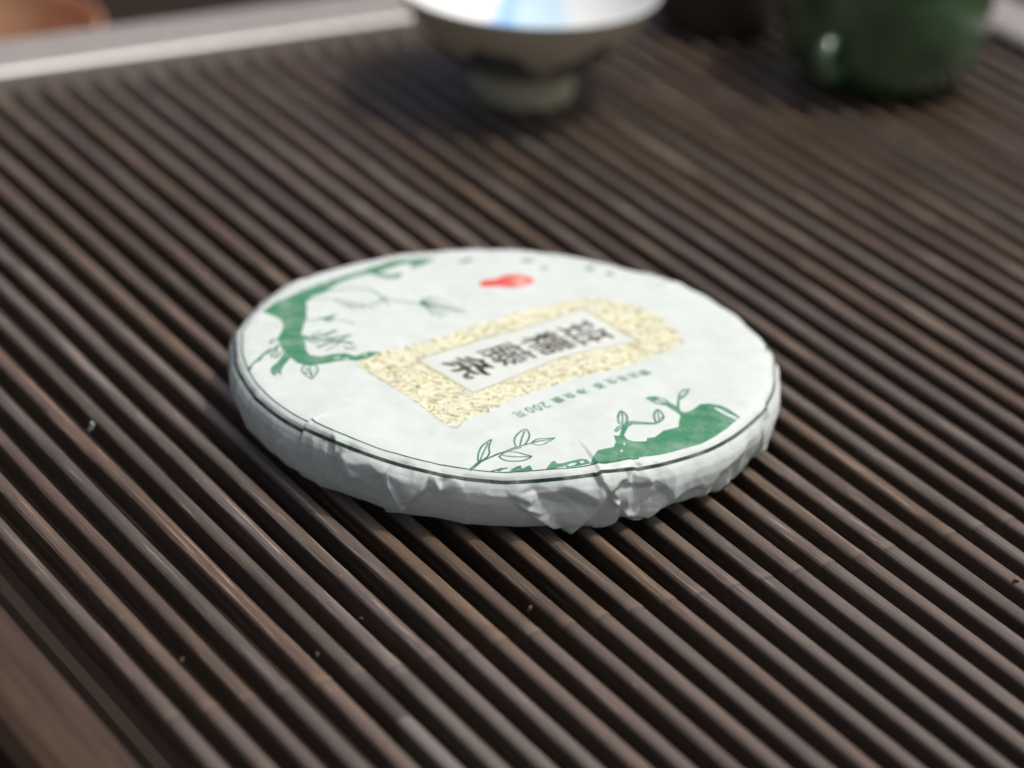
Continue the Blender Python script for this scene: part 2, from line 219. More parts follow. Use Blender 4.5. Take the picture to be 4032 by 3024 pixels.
FACET = [(-161.5,85.5,0),(-159.0,87.0,0.6),(-160.49,91.01,0.3),(-144.78,84.09,0),(-155.5,88.5,0.2),(-148.66,78.03,0),(-134.05,62.17,0),(-127.45,68.9,0),(-125.09,72.86,0.2),(-124.59,75.58,0.3),(-133.21,61.58,0.6),(-126.93,68.56,0.8),(-124.49,72.58,0.9),(-124.02,75.32,0.6),(-124.16,65.83,0.1),(-122.91,70.1,0.2),(-131.0,73.17,0),(-129.05,74.07,-0.3),(-126.13,74.05,-0.6),(-126.24,77.86,-0.2),(-127.45,82.43,0),(-130.87,89.36,0.5),(-124.48,78.61,-0.6),(-125.35,82.74,-0.3),(-123.08,74.9,0.2),(-120.79,76.82,0.9),(-119.17,79.24,1.1),(-119.66,81.15,0.1),(-121.84,81.36,0.1),(-117.24,78.75,0.4),(-113.87,76.99,0.6),(-117.22,72.43,0.3),(-121.57,74.23,0.1),(-115.95,74.83,1.0),(-116.71,83.35,-0.3),(-113.71,84.39,-0.2),(-123.5,90.5,0),(-125.69,87.16,0),(-112.85,76.21,1.0),(-110.73,79.38,1.4),(-109.31,82.89,1.7),(-108.71,85.47,1.9),(-113.41,77.59,0.1),(-111.38,80.53,0),(-110.03,84.25,-0.1),(-109.44,87.01,0.0),(-106.85,80.87,1.5),(-104.56,77.38,1.2),(-102.01,74.19,0.9),(-100.73,73.34,0.4),(-107.7,84.89,0),(-106.0,81.22,0),(-103.71,77.66,-0.1),(-100.86,74.42,-0.1),(-108.85,76.63,0.9),(-106.07,75.67,1.0),(-103.48,73.77,0.7),(-110.82,71.98,0.1),(-109.01,70.88,-0.4),(-107.5,69.84,0),(-109.21,72.48,-0.3),(-100.67,76.88,0.5),(-98.47,73.62,0.9),(-99.68,72.8,0.4),(-101.73,79.2,0),(-96.4,75.37,0.2),(-100.64,78.05,0),(-114.0,91.0,0.7),(-112.0,91.0,0.4),(-114.5,90.5,0),(-111.95,75.84,0.5),(-109.86,78.78,0.7),(-108.52,82.01,1.0),(-138.12,76.4,0),(-136.7,82.48,0),(-93.77,74.3,0.1),(-89.52,79.05,0),(-96.24,82.84,0),(-104.83,85.72,0),(-83.6,73.71,0.1),(-82.24,73.49,-0.2),(-88.68,74.81,0),(-86.23,76.29,0.3),(-83.61,80.77,0.9),(-80.91,84.2,1.3),(-78.13,86.83,1.6),(-75.15,91.0,1.9),(-86.83,77.82,-0.1),(-84.22,81.92,0),(-81.51,85.35,0),(-78.52,88.38,0),(-76.0,90.5,0.1),(-82.78,75.16,-0.6),(-81.35,77.92,-0.7),(-78.31,82.37,0.2),(-77.12,80.2,-0.6),(-75.88,78.63,-0.5),(-74.14,79.58,0.1),(-79.0,75.92,-0.3),(-74.94,84.97,1.5),(-74.75,81.91,0.8),(-83.48,78.08,0.5),(-74.13,89.21,1.9),(-72.75,86.19,1.7),(-71.14,83.41,1.6),(-69.78,80.61,1.5),(-68.35,77.51,1.4),(-73.5,91.0,0.2),(-71.93,87.57,0.2),(-70.16,84.44,0.1),(-68.89,81.31,0.1),(-67.78,78.19,0.2),(-72.54,73.31,0.6),(-74.07,75.84,0.9),(-71.19,77.89,1.3),(-71.81,74.81,0.8),(-76.82,74.77,0.3),(-71.96,70.13,0.4),(-71.24,71.79,0.7),(-70.11,73.33,1.2),(-69.26,75.34,1.5),(-68.14,77.27,1.8),(-72.52,70.77,0.1),(-70.72,73.68,0.5),(-69.85,75.8,0.9),(-66.05,75.26,1.7),(-63.33,72.9,1.4),(-60.47,71.28,1.1),(-58.81,69.97,0.6),(-65.49,75.98,0.4),(-62.86,73.75,0.4),(-60.2,72.15,0.3),(-58.52,70.48,0.1),(-66.74,73.41,1.4),(-64.95,71.58,1.2),(-68.6,71.77,0.9),(-67.32,77.67,0.9),(-65.88,81.29,1.4),(-63.34,85.09,1.7),(-58.5,91.0,2.1),(-57.24,87.2,1.8),(-55.22,84.9,1.5),(-53.52,82.97,1.2),(-50.8,81.99,1.0),(-47.96,81.46,0.7),(-67.82,79.63,0.1),(-66.32,82.34,0.1),(-63.5,86.42,0.1),(-59.0,90.5,0.2),(-56.29,89.08,0.2),(-54.02,86.47,0.2),(-52.43,84.83,0.1),(-49.69,84.27,0),(-46.33,83.97,-0.4),(-65.47,76.8,0.2),(-62.39,77.8,-0.3),(-57.65,78.14,-0.2),(-60.07,82.75,0.2),(-55.56,80.86,0),(-63.53,80.91,0.4),(-59.33,75.45,0.8),(-52.79,76.27,0.8),(-63.94,75.07,0.8),(-65.0,91.0,1.1),(-64.21,87.99,0.9),(-64.0,91.0,1.0),(-69.0,91.0,0.9),(-74.5,91.0,1.3),(-64.5,91.0,0),(-63.52,88.2,0),(-64.37,83.81,0.1),(-63.5,91.0,0),(-68.5,91.0,1.3),(-70.01,88.28,0.5),(-38.93,87.66,-0.3),(-37.5,88.5,0.2),(-38.5,88.5,0.5),(-42.0,88.5,0.0),(-41.0,88.5,0.5),(-42.59,84.07,0.7),(-45.31,81.16,0.7),(-35.5,88.5,1.1),(-32.0,88.5,1.3),(-31.5,88.5,0.6),(-37.14,85.89,0.2),(-43.19,81.46,0.6),(-40.65,79.97,0.5),(-37.39,78.71,0.6),(-34.44,81.41,-0.2),(-31.13,85.21,-0.3),(-37.3,83.71,-0.2),(-33.0,88.5,0.9),(-32.56,77.27,0.7),(-30.09,81.23,0.1),(-24.31,90.11,0.7),(-29.5,88.5,1.0),(-19.09,85.47,0.9),(-18.5,85.5,1.2),(-16.0,85.5,1.3),(-19.5,86.0,-0.1),(-20.0,86.5,0.1),(-16.0,82.0,0.5),(-11.5,80.0,0.4),(-18.97,73.12,0.7),(-24.14,73.93,0.2),(-16.54,76.5,0),(-83.41,79.49,0.3),(-80.76,82.74,0.6),(-78.04,85.11,0.8),(-75.86,87.27,1.2),(-65.31,80.66,0.6),(-62.93,83.79,0.8),(-59.78,87.1,1.2),(-58.05,85.28,1.1),(-55.92,83.22,0.9),(-87.01,91.0,0),(-81.0,91.0,0),(-60.0,90.5,0),(-54.0,89.0,0),(-47.0,88.5,0)]
RT = [(-174.7,-0.49),(-167.9,-0.31),(-156.4,-0.34),(-148.0,-0.32),(-139.2,-0.23),(-132.2,0.64),(-125.7,0.9),(-117.1,0.38),(-111.0,0.08),(-106.3,-0.33),(-101.3,-0.91),(-88.5,-1.12),(-79.6,-0.18),(-70.8,0.42),(-57.1,0.18),(-45.1,-0.32),(-33.7,-0.28),(-23.0,0.04),(-18.4,0.04)]
# ------------------------------------------------------------------ printed paper, drawn in 0.01 mm on the flat sheet
HALF, RES, SS = 82.0, 1792, 2
def paint_sheet():
    N = RES * SS; k = N / (2 * HALF)
    img = np.empty((N, N, 3), np.float32)
    WH = np.array((.836, .878, .872), np.float32); img[:] = WH
    GRN = np.array((.25, .525, .385), np.float32); INK = np.array((.14, .265, .215), np.float32)
    def box(x0, y0, x1, y1, pad=0):
        a = max(int((x0 + HALF - pad) * k), 0); b = min(int((x1 + HALF + pad) * k) + 2, N)
        c = max(int((y0 + HALF - pad) * k), 0); d = min(int((y1 + HALF + pad) * k) + 2, N)
        if a >= b or c >= d: return None
        X, Y = np.meshgrid((np.arange(a, b) + .5) / k - HALF, (np.arange(c, d) + .5) / k - HALF)
        return a, b, c, d, X.astype(np.float32), Y.astype(np.float32)
    def inside(p, X, Y):
        ins = np.zeros(X.shape, bool)
        for (x0, y0), (x1, y1) in zip(p, p[1:] + p[:1]):
            if y0 == y1: continue
            ins ^= ((y0 > Y) != (y1 > Y)) & (X < (x1 - x0) * (Y - y0) / (y1 - y0) + x0)
        return ins
    def put(bx, mask, col):
        a, b, c, d = bx[:4]; v = img[c:d, a:b]; v[mask] = col
    def fill(p, col, tex=0):
        xs = [q[0] for q in p]; ys = [q[1] for q in p]
        bx = box(min(xs), min(ys), max(xs), max(ys))
        if not bx: return None
        mk = inside(p, bx[4], bx[5]); put(bx, mk, col); return bx, mk
    def stroke(p, w, col, taper=False, rough=0):
        p = smooth_prof3(p) if len(p) > 2 else p
        n = len(p) - 1
        for i in range(n):
            (x0, y0), (x1, y1) = p[i], p[i+1]
            ww = w * .5 * ((1 - abs(2 * (i + .5) / n - 1) ** 3 * .75) if taper else 1) * (1 + rough * random.uniform(-1, 1))
            bx = box(min(x0, x1), min(y0, y1), max(x0, x1), max(y0, y1), ww)
            if not bx: continue
            dx, dy = x1 - x0, y1 - y0; L2 = dx*dx + dy*dy + 1e-9
            t = np.clip(((bx[4] - x0) * dx + (bx[5] - y0) * dy) / L2, 0, 1)
            put(bx, (bx[4] - x0 - t*dx) ** 2 + (bx[5] - y0 - t*dy) ** 2 < ww * ww, col)
    def smooth_prof3(p):
        q = []; P = [p[0]] + list(p) + [p[-1]]
        for i in range(1, len(P) - 2):
            for s in range(4):
                t = s / 4
                q.append(tuple(.5 * ((2 * P[i][c]) + (-P[i-1][c] + P[i+1][c]) * t + (2*P[i-1][c] - 5*P[i][c] + 4*P[i+1][c] - P[i+2][c]) * t*t + (-P[i-1][c] + 3*P[i][c] - 3*P[i+1][c] + P[i+2][c]) * t**3) for c in (0, 1)))
        q.append(p[-1]); return q
    mm = lambda p: [(x / 100, y / 100) for x, y in p]
    # the gold leaf-pattern panel
    g = mm(GOLD)
    fill(g, np.array((.885, .885, .775), np.float32))
    gx = [q[0] for q in g]; gy = [q[1] for q in g]
    pts = RNG.uniform((min(gx), min(gy)), (max(gx), max(gy)), (8500, 2)).astype(np.float32)
    pts = pts[inside(g, pts[:, 0], pts[:, 1])]
    OL = [(.40, .38, .15), (.50, .47, .22), (.58, .54, .29), (.34, .32, .12), (.68, .61, .36), (.90, .92, .88), (.93, .94, .90), (.95, .95, .84), (.96, .96, .88), (.94, .94, .80), (.72, .76, .55), (.88, .76, .50)]
    for x, y in pts:
        a = random.gauss(.35, .75); ln = random.uniform(.7, 2.4); cv = random.uniform(-.9, .9)
        p = [(x - ln/2*math.cos(a), y - ln/2*math.sin(a)), (x - cv*.4*math.sin(a), y + cv*.4*math.cos(a)), (x + ln/2*math.cos(a+cv*.5), y + ln/2*math.sin(a+cv*.5))]
        col = np.array(random.choice(OL), np.float32)
        for s in range(2):
            (x0, y0), (x1, y1) = p[s], p[s+1]; ww = random.uniform(.07, .15) if col[2] < .7 else random.uniform(.10, .22)
            bx = box(min(x0, x1), min(y0, y1), max(x0, x1), max(y0, y1), ww)
            dx, dy = x1 - x0, y1 - y0
            t = np.clip(((bx[4] - x0) * dx + (bx[5] - y0) * dy) / (dx*dx + dy*dy + 1e-9), 0, 1)
            put(bx, (bx[4] - x0 - t*dx) ** 2 + (bx[5] - y0 - t*dy) ** 2 < ww * ww, col)
    stroke(g[:6], .16, np.array((.55, .55, .34), np.float32), rough=.5)
    pl = mm(PLATE); fill([(x * 1.0, y) for x, y in pl], np.array((.955, .955, .88), np.float32))
    cx = sum(q[0] for q in pl) / len(pl); cy = sum(q[1] for q in pl) / len(pl)
    for i in range(len(pl)):
        a, b = pl[i], pl[(i + 1) % len(pl)]
        stroke([a, b], .30, np.array((.42, .43, .30), np.float32))
    ins = [(cx + (x - cx) * .975, cy + (y - cy) * .975) for x, y in pl]
    fill([(cx + (x - cx) * .99, cy + (y - cy) * .99) for x, y in pl], np.array((.80, .81, .66), np.float32))
    fill(ins, np.array((.85, .888, .872), np.float32))
    # the four large characters, read from the far end to the near end
    BR = np.array((.21, .18, .06), np.float32); BR2 = np.array((.18, .135, .07), np.float32)
    for w, p in TIAO: stroke(mm(p), w * .0315, BR, taper=True)
    ux, uy = math.cos(R(42.2)), math.sin(R(42.2))
    def glyph(ch, c, size, upv, col, bold, sx=1.0):
        cu = bpy.data.curves.new('glyph', 'FONT'); cu.body = ch; cu.align_x = 'CENTER'; cu.resolution_u = 3
        o = bpy.data.objects.new('glyph', cu); COL.objects.link(o)
        me = o.to_mesh()
        V = np.array([v.co[:2] for v in me.vertices]); me.calc_loop_triangles(); T = [tuple(t.vertices) for t in me.loop_triangles]
        o.to_mesh_clear(); bpy.data.objects.remove(o); bpy.data.curves.remove(cu)
        if not len(V): return
        mid = (V.max(0) + V.min(0)) / 2; V = (V - mid) * size
        rx, ry = upv[1], -upv[0]
        W = [(c[0] + x * sx * rx + y * upv[0], c[1] + x * sx * ry + y * upv[1]) for x, y in V]
        cnt = {}
        for t in T:
            fill([W[i] for i in t], col)
            for e in ((t[0], t[1]), (t[1], t[2]), (t[2], t[0])):
                e = tuple(sorted((tuple(np.round(W[e[0]], 3)), tuple(np.round(W[e[1]], 3))))); cnt[e] = cnt.get(e, 0) + 1
        if bold:
            for e, n_ in cnt.items():
                if n_ == 1: stroke(list(e), bold, col)
    for ch, c, b in (('藤', CHARC[1], .26), ('糯', CHARC[2], .26), ('班', CHARC[3], .32)):
        glyph(ch, c, 13.2, (ux, uy), BR2, b)
    rd = Vector((TXT[-1][0] - TXT[0][0], TXT[-1][1] - TXT[0][1])).normalized()
    tu = (-rd.y, rd.x)
    TG = np.array((.30, .50, .42), np.float32)
    for ch, c in zip('普洱茶生茶净含量200克', TXT):
        glyph(ch, c, 3.5 if not ch.isdigit() else 4.6, tu, TG, .12)
    # red gourd-shaped seal
    fill(mm(SEAL), np.array((.86, .30, .27), np.float32))
    s0 = mm(SEAL); sx = sum(q[0] for q in s0) / len(s0); sy = sum(q[1] for q in s0) / len(s0)
    glyph('茶', (sx + 4.2, sy + 1.2), 5.0, tu, np.array((.95, .72, .68), np.float32), .3)
    # green ancient tea tree, shoots and hill
    for p in TRUNK + GREEN: fill(mm(p), GRN)
    for w, p in STROKE: stroke(mm(p), w / 100 * 2.2, INK * .35 + GRN * .65)
    for p in HOLE: fill(mm(p), WH * .98)
    # mottled ink
    isg = (img[..., 1] - img[..., 0] > .08) & (img[..., 0] < .5)
    sm = RNG.uniform(-1, 1, (N // 14 + 2, N // 14 + 2)).astype(np.float32)
    sm = np.kron(sm, np.ones((14, 14), np.float32))[:N, :N]
    img[isg] *= (1 + .05 * sm[isg])[:, None]
    # two border rings
    ax = (np.arange(N) + .5) / k - HALF
    for r0 in range(0, N, 512):
        Y = ax[r0:r0+512][:, None]; rho = np.sqrt(ax[None, :] ** 2 + Y ** 2)
        v = img[r0:r0+512]
        v[np.abs(rho - 72.93) < .46] = INK * .9
        ang = np.degrees(np.arctan2(Y, ax[None, :])); ok = (ang < -60) | (ang > 150)
        v[(np.abs(rho - 70.1) < .19) & ok] = INK
    out = img.reshape(RES, SS, RES, SS, 3).mean((1, 3))
    im = bpy.data.images.new('wrapper_print', RES, RES, alpha=False)
    buf = np.ones((RES, RES, 4), np.float32); buf[..., :3] = out
    im.pixels.foreach_set(buf.ravel()); im.update(); im.pack()
    return im

def mat_paper(im):
    m = Mat('wrapping_paper')
    uv = m.new('ShaderNodeTexCoord').outputs['UV']; ob = m.new('ShaderNodeTexCoord').outputs['Object']
    t = m.new('ShaderNodeTexImage'); t.image = im; t.interpolation = 'Cubic'; m.l.new(uv, t.inputs[0])
    fibre = m.noise(m.scaled(ob, (900, 900, 900)), 1, 4, .65, .6)
    cloud = m.noise(m.scaled(ob, (160, 160, 160)), 1, 4, .6)
    c = m.mix(m.mapr(cloud, .42, .68, 0, .30), t.outputs['Color'], (.55, .58, .60))
    c = m.mix(m.mapr(fibre, .58, .76, 0, .22), c, (.52, .53, .52))
    m.set(Base_Color=c, Roughness=.62, Specular_IOR_Level=.28, Sheen_Weight=.0)
    m.bump(m.math('ADD', cloud, m.math('MULTIPLY', fibre, .35)), .5, .0005)
    tr = m.new('ShaderNodeBsdfTranslucent'); m.l.new(c, tr.inputs[0])
    mx = m.new('ShaderNodeMixShader'); mx.inputs[0].default_value = .17
    m.l.new(m.b.outputs[0], mx.inputs[1]); m.l.new(tr.outputs[0], mx.inputs[2])
    m.l.new(mx.outputs[0], m.n['Material Output'].inputs[0])
    return m.m

# ------------------------------------------------------------------ tea cake
CX, CY = -0.00225, -0.01857
def vnoise(x, y, cell, seed):
    g = np.random.default_rng(seed).uniform(-1, 1, (64, 64))
    u = x / cell + 31.3; v = y / cell + 31.3
    i = np.floor(u).astype(int); j = np.floor(v).astype(int); a = u - i; b = v - j
    a = a*a*(3-2*a); b = b*b*(3-2*b)
    G = lambda p, q: g[p % 64, q % 64]
    return (G(i, j)*(1-a) + G(i+1, j)*a)*(1-b) + (G(i, j+1)*(1-a) + G(i+1, j+1)*a)*b

def facet_field(pts, X, Y):
    """piecewise linear folded-paper height over a regular grid X (rows) Y (cols)"""
    co = [Vector((p[0], p[1])) for p in pts]
    vs, _, fs, ov, _, _ = delaunay_2d_cdt(co, [], [], 0, 1e-4)
    hh = []
    for o in ov: hh.append(pts[o[0]][2] if o else 0)
    H = np.zeros((len(X), len(Y)))
    for f in fs:
        (x0, y0), (x1, y1), (x2, y2) = [vs[i][:] for i in f[:3]]; h0, h1, h2 = [hh[i] for i in f[:3]]
        a, b = np.searchsorted(X, (min(x0, x1, x2), max(x0, x1, x2) + 1e-6)); c, d = np.searchsorted(Y, (min(y0, y1, y2), max(y0, y1, y2) + 1e-6))
        if a >= b or c >= d: continue
        den = (y1-y2)*(x0-x2) + (x2-x1)*(y0-y2)
        if abs(den) < 1e-9: continue
        gx = X[a:b][:, None]; gy = Y[c:d][None, :]
        l0 = ((y1-y2)*(gx-x2) + (x2-x1)*(gy-y2)) / den; l1 = ((y2-y0)*(gx-x2) + (x0-x2)*(gy-y2)) / den; l2 = 1-l0-l1
        ok = (l0 > -1e-6) & (l1 > -1e-6) & (l2 > -1e-6)
        H[a:b, c:d][ok] = (l0*h0 + l1*h1 + l2*h2)[ok]
    return H

def build_cake():
    PR = np.array([(0,20.0),(40,19.7),(62,19.3),(68,18.95),(69.8,18.6),(71.2,17.8),(72.0,16.6),(72.9,15.2),(73.5,13.5),(73.5,11),(72.7,8),(71.0,4.5),(69.2,2.0),(66.8,0.6),(63,0.2),(30,0.2)], float)
    L = np.r_[0, np.cumsum(np.hypot(*np.diff(PR, axis=0).T))]
    NT = 2400
    th = (np.arange(NT) / NT) * 2 * np.pi - np.pi
    ls = np.r_[np.linspace(.6, 60, 88), np.linspace(60.5, 98, 165), np.linspace(100, 128, 10)]
    # smooth profile: box-blur in arc length
    fine = np.linspace(0, L[-1], 4000); fr = np.interp(fine, L, PR[:, 0]); fz = np.interp(fine, L, PR[:, 1])
    kw = 30; ker = np.ones(kw) / kw
    fr2 = np.convolve(np.pad(fr, kw, 'edge'), ker, 'same')[kw:-kw]; fz2 = np.convolve(np.pad(fz, kw, 'edge'), ker, 'same')[kw:-kw]
    fr2[:60] = fr[:60]
    pr = np.interp(ls, fine, fr2); pz = np.interp(ls, fine, fz2)
    dr = np.gradient(pr, ls); dzl = np.gradient(pz, ls); nr, nz = -dzl, dr   # outward normal (r,z)
    ln = np.hypot(nr, nz); nr /= ln; nz /= ln
    TH, LL = np.meshgrid(th, ls, indexing='ij')
    # rim height along the edge, with two pleats that break it
    td = np.degrees(th)
    kt = [(-215, 0)] + [q for q in RT if not -136 < q[0] < -130] + [(-133.6, -.1), (-132.9, .85), (-125.7, .9)] + [(-70.2, .42), (-69.5, 1.0), (-62.0, .62), (-61.4, .22), (12, 0), (60, -.3), (110, -.7)]
    kt = sorted(set(kt)); tx = np.array([q[0] for q in kt]); tz = np.array([q[1] for q in kt])
    DZ = np.interp(np.where(td > 145, td - 360, td), tx, tz) + .12 * vnoise(td, td * 0, 9, 3)
    w = np.clip((pr - 52) / 18, 0, 1); w = w*w*(3 - 2*w); w = np.where(ls > 78.8, np.clip(pz / 11, 0, 1), w)
    # folded facets on the side
    pts = [tuple(p) for p in FACET]
    pts = [(t * 1.28, l, h) for t, l, h in pts]
    for t in range(-182, 186, 5):
        pts.append((t * 1.28 + .31, 70.8, 0)); pts.append((t * 1.28 + .37, 97, 0))
    rr = random.Random(5)
    for q in range(150):
        t = rr.uniform(8, 172) * 1.28; pts.append((t, rr.uniform(73, 94), rr.choice((0, .2, .6, 1.1, -.3))))
    for q in range(26):
        t = rr.uniform(-172, -135) * 1.28; pts.append((t, rr.uniform(78, 93), rr.choice((0, .1, .25, -.1))))
    for t in np.arange(-176, 178, 4.1): 
        if not -150 < t < 2: pts.append((t * 1.28, 98.5, 0))
    H = facet_field(pts, td * 1.28, ls)
    def blur(A, n):
        for _ in range(n):
            A = (np.roll(A, 1, 0) + 2*A + np.roll(A, -1, 0)) / 4
            A[:, 1:-1] = (A[:, :-2] + 2*A[:, 1:-1] + A[:, 2:]) / 4
        return A
    H = 1.6 * blur(H, 4) * np.clip((ls - 70) / 3, 0, 1)[None, :] * np.clip((103 - ls) / 6, 0, 1)[None, :]
    Xp = LL * np.cos(TH); Yp = LL * np.sin(TH)
    top = np.clip((78 - LL) / 8, 0, 1)
    H = H + top * (.40 * vnoise(Xp, Yp, 17, 1) + .18 * vnoise(Xp, Yp, 7.3, 2) + .07 * vnoise(Xp, Yp, 3.1, 4) + .02 * vnoise(Xp + 3, Yp, 1.3, 6))
    # soft pleats running in from the rim on the top face
    for t0, amp, wd, l0 in ((-133.2, .8, .75, 64), (-69.8, .5, 1.0, 67), (-22, .4, 1.5, 60), (-152, .35, 1.3, 66), (160, .5, 2, 62), (100, .4, 2, 60), (48, .5, 1.8, 58), (5, .5, 1.3, 63), (-104, .25, 1.2, 67)):
        d = (td - t0 + 180) % 360 - 180
        H += (amp * np.exp(-(d / wd) ** 2))[:, None] * np.clip((ls - l0) / 6, 0, 1)[None, :] * np.clip((82 - ls) / 8, 0, 1)[None, :]
    ridge = lambda c, sd, k=1.0: np.abs(vnoise(TH * 73 * k + 5 * vnoise(TH * 73, LL, 11, sd + 40), LL, c, sd))
    crum = -1.15 * ridge(15, 21, 1.3) - .45 * ridge(7.5, 22, 1.2) - .13 * ridge(3.6, 23) - .03 * ridge(1.9, 24)
    side = np.clip((LL - 71.5) / 5, 0, 1) * np.clip((104 - LL) / 8, 0, 1)
    quiet = np.where((TH > -2.95) & (TH < -2.45), .35, .8)
    near = np.clip(np.minimum((td + 128) / 4, (-26 - td) / 4), 0, 1)[:, None]
    H += (crum + .35) * side * quiet * (1 - .3 * near)
    rt_ = lambda c, sd: np.abs(vnoise(Xp + 3 * vnoise(Xp, Yp, 15, sd + 50), Yp, c, sd))
    H += top * (-.20 * rt_(21, 31) - .10 * rt_(9, 32) - .05 * rt_(4.2, 33)) * (.45 + .8 * np.clip((LL - 25) / 45, 0, 1))
    H += (.04 * vnoise(TH * 73, LL, 2.9, 9) + .012 * vnoise(TH * 73, LL, 1.0, 10)) * np.clip((LL - 70) / 4, 0, 1)
    RW = (.65 * vnoise(td, td * 0 + 7, 13, 12) + .35 * vnoise(td, td * 0 + 3, 5, 13)) * 1.0
    front = np.where((td < -5) & (td > -178), .25, 1.0)
    rw = np.clip((LL - 60) / 12, 0, 1) * (RW * front)[:, None]
    r = pr[None, :] + H * nr[None, :] + rw
    z = pz[None, :] + H * nz[None, :] + DZ[:, None] * w[None, :]
    z = np.maximum(z, .12)
    P = np.stack([CX + r / 1000 * np.cos(TH), CY + r / 1000 * np.sin(TH), z / 1000], -1)
    nL = len(ls)
    V = P.reshape(-1, 3); V = np.vstack([V, [[CX, CY, V[::nL][:, 2].mean()]], [[CX, CY, .00012]]])
    UV = np.stack([Xp, Yp], -1).reshape(-1, 2); UV = np.vstack([UV, [[0, 0]], [[0, 200]]])
    i = np.arange(NT)[:, None]; j = np.arange(nL - 1)[None, :]; i2 = (i + 1) % NT
    quads = np.stack([i * nL + j, i * nL + j + 1, i2 * nL + j + 1, i2 * nL + j], -1).reshape(-1, 4)
    tris = np.stack([np.full(NT, len(V) - 2), np.arange(NT) * nL, ((np.arange(NT) + 1) % NT) * nL], -1)
    tris2 = np.stack([np.full(NT, len(V) - 1), ((np.arange(NT) + 1) % NT) * nL + nL - 1, np.arange(NT) * nL + nL - 1], -1)
    # vertex normals for the whole sheet, so that split pieces shade as one
    VN = np.zeros_like(V)
    for F in (quads, tris, tris2):
        n = np.cross(V[F[:, 1]] - V[F[:, 0]], V[F[:, -1]] - V[F[:, 0]])
        for c in range(F.shape[1]): np.add.at(VN, F[:, c], n)
    VN /= np.linalg.norm(VN, axis=1, keepdims=True) + 1e-20
    assert VN[:NT*nL].reshape(NT, nL, 3)[:, 10, 2].mean() > 0
    qc = UV[quads].mean(1)
    def ins(poly, c):
        m = np.zeros(len(c), bool); p = [(a / 100, b / 100) for a, b in poly]
        for (x0, y0), (x1, y1) in zip(p, p[1:] + p[:1]):
            if y0 != y1: m ^= ((y0 > c[:, 1]) != (y1 > c[:, 1])) & (c[:, 0] < (x1 - x0) * (c[:, 1] - y0) / (y1 - y0) + x0)
        return m
    plate = ins(PLATE, qc); gold = ins(GOLD, qc) & ~plate; seal = ins(SEAL, qc)
    green = np.zeros(len(qc), bool)
    for p in TRUNK: green |= ins(p, qc)
    hill = ins(GREEN[10], qc)
    rest = ~(plate | gold | seal | green | hill)
    root = empty('tea_cake', (CX, CY, 0))
    tag(root, 'round tea cake wrapped in white printed paper lying on the slatted tray', 'tea cake')
    pm = mat_paper(paint_sheet())
    def piece(name, qs, ts, lab=None):
        faces = [tuple(f) for f in qs.tolist()] + [tuple(f) for f in ts.tolist()]
        used = np.unique(np.concatenate([qs.ravel(), ts.ravel()])); mp = np.full(len(V), -1); mp[used] = np.arange(len(used))
        me = bpy.data.meshes.new(name)
        loops = np.concatenate([mp[qs].ravel(), mp[ts].ravel()]).astype(np.int32)
        sizes = np.concatenate([np.full(len(qs), 4), np.full(len(ts), 3)])
        me.vertices.add(len(used)); me.vertices.foreach_set('co', (V[used] - [CX, CY, 0]).ravel())
        me.loops.add(len(loops)); me.loops.foreach_set('vertex_index', loops)
        me.polygons.add(len(sizes)); me.polygons.foreach_set('loop_start', np.r_[0, np.cumsum(sizes)[:-1]].astype(np.int32))
        me.update(calc_edges=True)
        uvl = me.uv_layers.new(name='UVMap')
        src = used[loops]
        uvl.data.foreach_set('uv', (UV[src] / (2 * HALF) + .5).astype(np.float32).ravel())
        me.polygons.foreach_set('use_smooth', [True] * len(sizes))
        me.normals_split_custom_set_from_vertices([tuple(v) for v in VN[used]])
        o = link(name, me, pm, root, smooth=False)
        if lab: o['label'] = lab
        return o
    z3 = np.zeros((0, 3), int)
    piece('paper_wrapper', quads[rest], np.vstack([tris, tris2]) if not gold.any() or True else z3)
    piece('label_panel', quads[gold], z3, 'pale gold patterned panel around the title')
    piece('title_plate', quads[plate], z3, 'white plate with four dark brown characters')
    piece('seal_print', quads[seal], z3, 'red gourd shaped seal')
    piece('tree_print', quads[green], z3, 'green old tea tree trunk with branches')
    piece('hill_print', quads[hill], z3, 'green hill with sprouting shoots')
build_cake()

